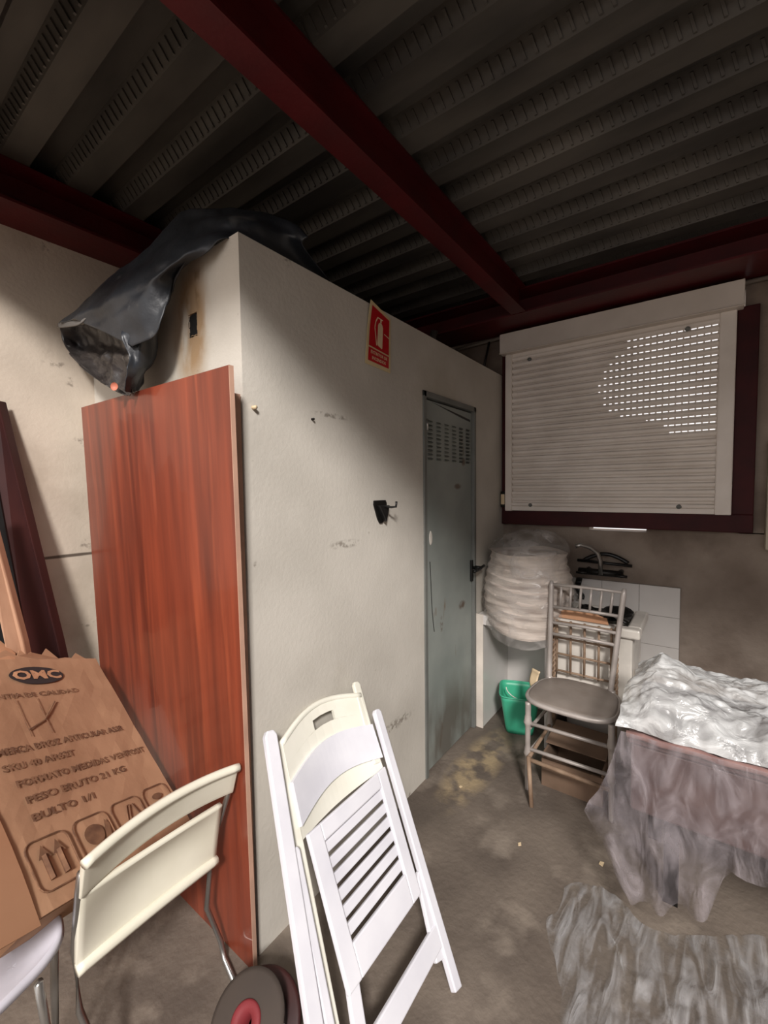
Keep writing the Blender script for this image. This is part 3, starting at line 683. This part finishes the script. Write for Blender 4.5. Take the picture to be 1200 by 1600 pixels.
# ---------------------------------------------------------------- planks leaning on the left wall
tag(obj('dark_plank', MB().slab([on(10, 628, 1, 2.17), on(102, 1000, 1, 2.0), on(135, 1150, 1, 1.95), on(75, 1150, 1, 1.95), on(52, 1000, 1, 2.0), on(-45, 640, 1, 2.17)], (-.03, -.02, 0)), M['plank'], bevel=.003),
    'dark reddish plank leaning on the left wall behind the carton', 'plank')
tag(obj('pale_plank', MB().slab([on(-12, 780, 1, 1.95), on(46, 1000, 1, 1.86), on(70, 1120, 1, 1.82), on(38, 1120, 1, 1.82), on(16, 1000, 1, 1.86), on(-30, 790, 1, 1.95)], (-.02, -.02, 0)), M['plank2'], bevel=.003),
    'narrow pale plank leaning beside the dark plank at the left edge', 'plank')
tag(obj('dark_board', MB().slab([on(-60, 700, 1, 2.1), on(-4, 760, 1, 2.08), on(60, 1100, 1, 1.93), on(-60, 1100, 1, 1.93)], (-.01, .012, 0)), M['dark']),
    'blackish board leaning behind the pale plank at the left edge', 'board')

# ---------------------------------------------------------------- big carton, lower left
K = 1.735/1.5
TR, BR, BL = V((.597*K, 1.669*K, 1.5-(1.5-.92)*K)), V((.627*K, 1.171*K, 1.5-(1.5-.531)*K)), V((.22*K, .98*K, 1.5-(1.5-.705)*K))
eu = (BR-BL); wC = eu.length; eu.normalize(); ev = (TR-BR); hC = ev.length; ev = (ev - eu*ev.dot(eu)).normalized(); en = eu.cross(ev)
if en.dot(CAM-BL) < 0: en = -en
bc = thing('large_carton', 'large printed brown cardboard box leaning on the cherry board, lower left', 'box', tuple(BL))
cp = lambda x, y, o=0: BL + eu*x*wC + ev*y*hC + en*o
cr = lambda x, y: .004*fbm((x*3, y*3, 0), 2)
mb = MB()
fr = mb.grid(lambda u, v: cp(u, v, cr(u, v)), 14, 16)
obj('front_panel', mb, M['card'], bc, solid=.005)
# box body behind
mb = MB().slab([cp(0, 0, -.008), cp(1, 0, -.008), cp(1, .97, -.008), cp(0, .97, -.008)], -en*.10); obj('body', mb, M['card'], bc)
# torn top flaps
n_ = 15
tops = [cp(.25+.78*k/n_, 1.005+(.06 if k % 4 == 1 else .02)+.045*random.random()-.03*(k > 12), -.004-.02*(k > 6)) for k in range(n_+1)]
mb = MB().slab([cp(.25, .94, -.012)] + tops + [cp(1.0, .94, -.012)], -en*.004); obj('torn_flap', mb, M['card'], bc)
mb = MB().slab([cp(-.2, 1.0, -.004), cp(-.2, 1.04, -.006), cp(.28, 1.045, -.006), cp(.40, 1.13, -.006), cp(.46, 1.05, -.006), cp(.42, .97, -.004)], -en*.004); obj('torn_flap', mb, M['cardlight'], bc)
# side flap folded out on the left, light put into its paler card colour
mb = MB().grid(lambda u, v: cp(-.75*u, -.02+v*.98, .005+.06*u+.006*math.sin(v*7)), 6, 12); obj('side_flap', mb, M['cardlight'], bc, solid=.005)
pr = lambda cx_, cy_, sx=1.0, sy=1.0: (lambda x, y: cp(cx_+x*sx, cy_+y*sy, .0075+cr(cx_+x*sx, cy_+y*sy)))
mb = MB()
lines = [('MERCA BROZ ARTICULAR ASSR', .06, .92, .555), ('SKU 40 AR62T', .06, .52, .49), ('FORMATO MEDIDAS VENTOSIT', .10, .98, .42), ('PESO BRUTO 21 KG', .10, .78, .355), ('BULTO 1/1', .10, .52, .29)]
for body, x0_, x1_, yy in lines:
    mb = MB(); text_mesh(mb, body, .05, pr((x0_+x1_)/2, yy, (x1_-x0_)/(.031*len(body)+.001), .75), .0012); obj('printed_line', mb, M['ink'], bc)
mb = MB(); text_mesh(mb, 'GARANTIA DE CALIDAD', .034, pr(.38, .80, 1.75, .9), .0006)
obj('printed_line', mb, M['ink'], bc)
mb = MB()
mb.bm.faces.new([mb.bm.verts.new(pr(.50, .90)(.17*math.cos(a), .048*math.sin(a))) for a in [2*math.pi*k/40 for k in range(40)]])
lg = obj('logo', mb, M['inkd'], bc)
mb = MB(); text_mesh(mb, 'OMC', .075, lambda x, y: pr(.50, .90)(x*1.75, y*.85)+en*.001, .003); obj('logo_letters', mb, M['cardlight'], bc)
mb = MB()
def ln(pts, w=.004):
    for a_, b_ in zip(pts, pts[1:]): mb.tube([cp(*a_, .008), cp(*b_, .008)], w/2, 5)
def rbox(x0_, y0_, w_, h_, c=.2):
    P = []
    for ax_, ay_, st in ((x0_+w_-c*w_, y0_+h_-c*h_, 0), (x0_+c*w_, y0_+h_-c*h_, 90), (x0_+c*w_, y0_+c*h_, 180), (x0_+w_-c*w_, y0_+c*h_, 270)):
        for k in range(5): a = math.radians(st+k*22.5); P.append((ax_+c*w_*math.cos(a), ay_+c*h_*math.sin(a)))
    ln(P+[P[0]])
def sym(k):
    global mb
    if k: obj('handling_symbol', mb, M['ink'], bc)
    mb = MB()
    if k < 4: rbox(.045+.235*k, .05+.006*k, .205, .165)
def disc(x, y, rx, ry): mb.bm.faces.new([mb.bm.verts.new(cp(x+rx*math.cos(a), y+ry*math.sin(a), .009)) for a in [2*math.pi*k/20 for k in range(20)]])
sym(0)
for x_ in (.115, .185):
    ln([(x_, .08), (x_, .16)], .014); mb.bm.faces.new([mb.bm.verts.new(cp(x_+a, b, .009)) for a, b in ((-.03, .15), (.03, .15), (0, .195))])
sym(1)
disc(.375, .15, .055, .038); mb.bm.faces.new([mb.bm.verts.new(cp(*p, .0095)) for p in ((.425, .12), (.455, .19), (.475, .165), (.45, .09))]); ln([(.36, .11), (.37, .075), (.40, .075)])
sym(2); ln([(.56, .09), (.62, .20), (.64, .20), (.58, .09)]); ln([(.66, .20), (.70, .10)])
sym(3); disc(.85, .185, .04, .014)
sym(4); ln([(.30, .63), (.41, .665), (.52, .75)], .005); ln([(.30, .60), (.30, .78)], .002); ln([(.42, .60), (.42, .78)], .002)
obj('pen_marks', mb, M['ink'], bc)

# ---------------------------------------------------------------- off-white folding chair by the carton
fc = thing('offwhite_folding_chair', 'off-white plastic folding chair with slotted back and steel tubes, beside the carton', 'chair', (.55, 1.2, 0))
TLn, TRn, BLn = V((.345, 1.132, .650)), V((.772, 1.150, .645)), V((.343, 1.245, .316))
TLn, TRn, BLn = [CAM+(q-CAM)*.95 for q in (TLn, TRn, BLn)]
eu2 = (TRn-TLn); w2 = eu2.length; eu2.normalize(); ev2 = (TLn-BLn); h2 = ev2.length; ev2.normalize(); en2 = eu2.cross(ev2)
if en2.dot(CAM-TLn) < 0: en2 = -en2
np_ = lambda x, y, o=0: BLn + eu2*x*w2 + ev2*y*h2 + en2*o
def band(x0_, x1_, y0f, y1f, curve=.0, o=0, n=20, m_=6):
    return lambda u, v: (lambda x: np_(x, y0f(x)*(1-v)+y1f(x)*v, o + curve*(1-(2*x-1)**2)))(x0_*(1-u)+x1_*u)
mb = MB().grid(band(.0, 1.0, lambda x: .66+.04*x, lambda x: 1.0-.012*(2*x-1)**2, -.03), 24, 8)
bk2 = obj('backrest', mb, M['nisse'], fc, solid=.014, smooth=True, bevel=.003)
mb = MB().tube([np_(x, .985, .006-.03*(1-(2*x-1)**2)) for x in [k/24 for k in range(25)]], .012, 8); sub_('backrest_rim', mb, M['nisse'], bk2, smooth=True)
def seatf(u, v):
    x = .01+.92*u; yb = .02+.02*math.sin(math.pi*u); yt = .66-.06*u
    y = yb*(1-v)+yt*v
    return np_(x, y, .012 - .035*math.sin(math.pi*u)*math.sin(math.pi*v) - .02*v)
mb = MB().grid(seatf, 26, 18); st2 = obj('seat', mb, M['nisse'], fc, solid=.014, smooth=True)
mb = MB().tube([np_(.01+.92*k/24, .015+.02*math.sin(math.pi*k/24), .02) for k in range(25)], .015, 8); sub_('seat_rim', mb, M['nisse'], st2, smooth=True)
pr_ = np_(.985, .70, -.008); pl_ = np_(.005, .70, -.008)
fR = V((.728, 1.19, .012)); fL = V((.375, 1.10, .012))
mb = MB().tube([np_(.985, .86, -.01), pr_, np_(.93, .10, -.01), (.700, 1.235, .18), fR+V((0, .02, .05)), fR, fR+V((-.03, -.12, 0))], .0085); obj('frame_tube', mb, M['chrome'], fc, smooth=True)
mb = MB().tube([np_(.01, .86, -.01), pl_, np_(.02, .10, -.01), (.352, 1.23, .20), fL+V((0, .02, .05)), fL], .0085); obj('frame_tube', mb, M['chrome'], fc, smooth=True)

# second, cool white chair seat in the lower left corner
sd = thing('white_chair', 'cool white rounded chair seat poking out below the large carton', 'chair', (.2, .9, 0))
sc0, sa, sb = V((.17, .90, .50)), V((.80, .60, 0)).normalized(), V((-.5, .67, .35)).normalized()
a1, a2, a3, a4 = [on(x, y, 2, z) for x, y, z in ((-90, 1500, .50), (95, 1415, .50), (100, 1475, .46), (-60, 1640, .44))]
def st(u, v):
    t = 2*math.pi*u; c, s_ = math.cos(t), math.sin(t); e = .6
    X = (math.copysign(abs(c)**e, c)*v+1)/2; Y = (math.copysign(abs(s_)**e, s_)*v+1)/2
    p = (a1*(1-X)+a2*X)*(1-Y) + (a4*(1-X)+a3*X)*Y
    return p - V((0, 0, .022))*(1-v*v)
obj('seat', MB().grid(st, 48, 10, True), M['coolwhite'], sd, solid=.02, smooth=True)
g0 = on(60, 1535, 2, .42)
obj('leg', MB().tube([g0, g0+V((.02, .03, -.2)), (g0.x+.03, g0.y+.05, .01)], .009), M['chrome'], sd, smooth=True)
g1 = on(-20, 1560, 2, .42)
obj('leg', MB().tube([g1, g1+V((0, .0, -.2)), (g1.x, g1.y, .01)], .009), M['chrome'], sd, smooth=True)
g2 = on(85, 1440, 2, .46)
obj('leg', MB().tube([g2, g2+V((.0, .03, -.2)), (g2.x, g2.y+.04, .01)], .009), M['chrome'], sd, smooth=True)

# ---------------------------------------------------------------- reel with red hub at the bottom edge
rc = on(384, 1598, 2, .12)
ra = (CAM-rc).normalized(); ra = (ra*.8 - RI*.42 - DN*.12).normalized()
rl = thing('cable_reel', 'grey-brown reel with a red hub on the floor at the bottom edge', 'reel', (rc.x, rc.y, 0))
obj('flange', MB().lathe(rc, [(.028, .0), (.092, .0), (.104, -.004), (.104, -.012), (.028, -.012)], 40, ra), M['reel'], rl, smooth=True)
obj('back_flange', MB().lathe(rc-ra*.075, [(.028, .0), (.110, .0), (.118, -.004), (.118, -.012), (.028, -.012)], 40, ra), M['plank'], rl, smooth=True)
obj('core', MB().lathe(rc-ra*.07, [(.028, 0), (.085, 0), (.085, .06), (.028, .06)], 32, ra), M['black'], rl, smooth=True)
obj('hub', MB().lathe(rc, [(.017, -.05), (.019, .006), (.037, .007), (.042, .004), (.042, -.004), (.03, -.006)], 32, ra), M['hubred'], rl, smooth=True)

# ---------------------------------------------------------------- white resin folding chair leaning on the closet wall
wc = thing('white_slatted_chair', 'folded white resin chair with slatted seat leaning on the closet front wall', 'chair', (.95, .6, 0))
eX, eV = V((1, 0, 0)), V((0, .515, .74)).normalized(); eN = eX.cross(eV)
if eN.dot(V((0,-1,0))) < 0: eN = -eN
cq = lambda X, v, o=0: V((0, .565, 0)) + eX*X + eV*v + eN*o
def rail(a_, b_, w, th, o, name='leg', m_=M['resin'], roundtop=True):
    mb = MB(); A_, B_ = V(a_), V(b_); d = (A_-B_).normalized(); n2 = V((-d.y, d.x))*w/2
    pts = [B_-n2, B_+n2, A_+n2*1.0-d*w*.35, A_+n2*.55, A_-n2*.55, A_-n2-d*w*.35]
    mb.slab([cq(p.x, p.y, o) for p in pts], eN*th)
    return obj(name, mb, m_, wc, bevel=.004)
rail((.833, .905), (.585, .0), .042, .022, .0)                                # left rail
rail((1.285, .778), (1.088, .0), .034, .022, .0)                              # right rail
rail((.862, .862), (.660, .0), .040, .018, -.026, 'back_post', M['resin2'])   # inner back posts
rail((1.276, .905), (1.20, .62), .034, .018, -.026, 'back_post', M['resin2'])
rail((.775, .60), (.645, .02), .026, .016, .0)
def panel(x0f, x1f, y0f, y1f, bow, o, name, m_, th=.012, n=18, mrow=6, bev=.004):
    mb = MB().grid(lambda u, v: (lambda y0_, y1_: (lambda y: cq(x0f(y)*(1-u)+x1f(y)*u, y, o + bow*math.sin(math.pi*u)))(y0_*(1-v)+y1_*v))(y0f(u), y1f(u)), n, mrow)
    return obj(name, mb, m_, wc, solid=th, smooth=False)
xl = lambda y: .815+.22*(y-.6); xr = lambda y: 1.215+.20*(y-.6)
arch = lambda b, h: (lambda u: b + h*math.sin(math.pi*u))
# head panel with hand slot: built from four pieces round the slot
ya0, ya1 = arch(.735, .050), arch(.852, .052)
slot0, slot1 = .40, .66
mid0 = lambda u: ya0(u)+.048; mid1 = lambda u: ya0(u)+.080
for nm, f0, f1, u0, u1 in (('lo', ya0, mid0, 0, 1), ('hi', mid1, ya1, 0, 1)): pass
mb = MB()
def piece(u0, u1, f0, f1, o, bow=-.028):
    mb.grid(lambda u, v: (lambda uu: (lambda y: cq(xl(y)*(1-uu)+xr(y)*uu, y, o+bow*math.sin(math.pi*uu)))(f0(uu)*(1-v)+f1(uu)*v))(u0+(u1-u0)*u), 10, 2)
piece(0, 1, ya0, mid0, -.014); piece(0, slot0, mid0, mid1, -.014); piece(slot1, 1, mid0, mid1, -.014); piece(0, 1, mid1, ya1, -.014)
bmesh.ops.remove_doubles(mb.bm, verts=mb.bm.verts, dist=.0005)
hp_ = obj('headrest', mb, M['resin2'], wc, solid=.014)
mb = MB(); mb.tube([(lambda uu: cq(xl(ya1(uu))*(1-uu)+xr(ya1(uu))*uu, ya1(uu), -.010-.028*math.sin(math.pi*uu)))(k/20) for k in range(21)], .010, 8)
sub_('top_rim', mb, M['resin2'], hp_, smooth=True)
panel(xl, xr, arch(.628, .040), arch(.742, .045), -.030, .000, 'back_slat', M['resin'], .014)
panel(xl, xr, arch(.595, .005), arch(.640, .040), -.034, -.016, 'back_slat', M['resin2'], .014)
# slatted seat: frame and slats
sxl = lambda y: .760+.16*(y-.25); sxr = lambda y: 1.105+.25*(y-.25)
o_ = .010
mb = MB()
def quad(pts, o=.0, th=.016): mb.slab([cq(x, y, o) for x, y in pts], eN*th)
quad([(sxl(.25), .25), (sxl(.25)+.052, .25), (sxl(.605)+.052, .605), (sxl(.605), .605)], o_)
quad([(sxr(.25)-.045, .25), (sxr(.25), .25), (sxr(.605), .605), (sxr(.605)-.045, .605)], o_)
quad([(sxl(.56)+.05, .56), (sxr(.56)-.044, .56), (sxr(.605)-.044, .605), (sxl(.605)+.05, .605)], o_)
quad([(sxl(.25)+.05, .25), (sxr(.25)-.044, .25), (sxr(.325)-.044, .325), (sxl(.325)+.05, .325)], o_)
sf = obj('seat_frame', mb, M['resin'], wc, bevel=.004)
for k in range(6):
    y = .337+k*.0385
    mb = MB(); quad([(sxl(y)+.05, y), (sxr(y)-.043, y), (sxr(y+.027)-.043, y+.027), (sxl(y+.027)+.05, y+.027)], o_-.002, .012)
    obj('seat_slat', mb, M['resin'], wc, bevel=.003)
mb = MB(); quad([(.70, .095), (1.108, .105), (1.118, .160), (.712, .155)], .004, .016); obj('cross_bar', mb, M['resin'], wc, bevel=.004)
rail((1.150, .29), (1.075, .085), .040, .016, .0, 'leg')
rail((.800, .29), (.700, .0), .040, .016, .0, 'leg')

# small debris on the floor
for i, (px, py, s_) in enumerate(((858, 1217, .02), (940, 1350, .016), (720, 1230, .012), (812, 1320, .012))):
    p = on(px, py, 2, 0); a = random.random()*3
    mb = MB().slab([(p.x+s_*math.cos(a+t)*(1 if t % 2 else .4), p.y+s_*math.sin(a+t)*.6, .001) for t in (0, 1.4, 3.1, 4.6)], (0, 0, .004))
    tag(obj('paper_scrap', mb, M['sign_white']), ['pale paper scrap on the floor below the silver chair', 'pale chip on the floor by the hanging plastic sheet', 'tiny chip on the floor near the grey door', 'tiny chip on the open floor before the silver chair'][i], 'scrap', 'scraps on the floor')
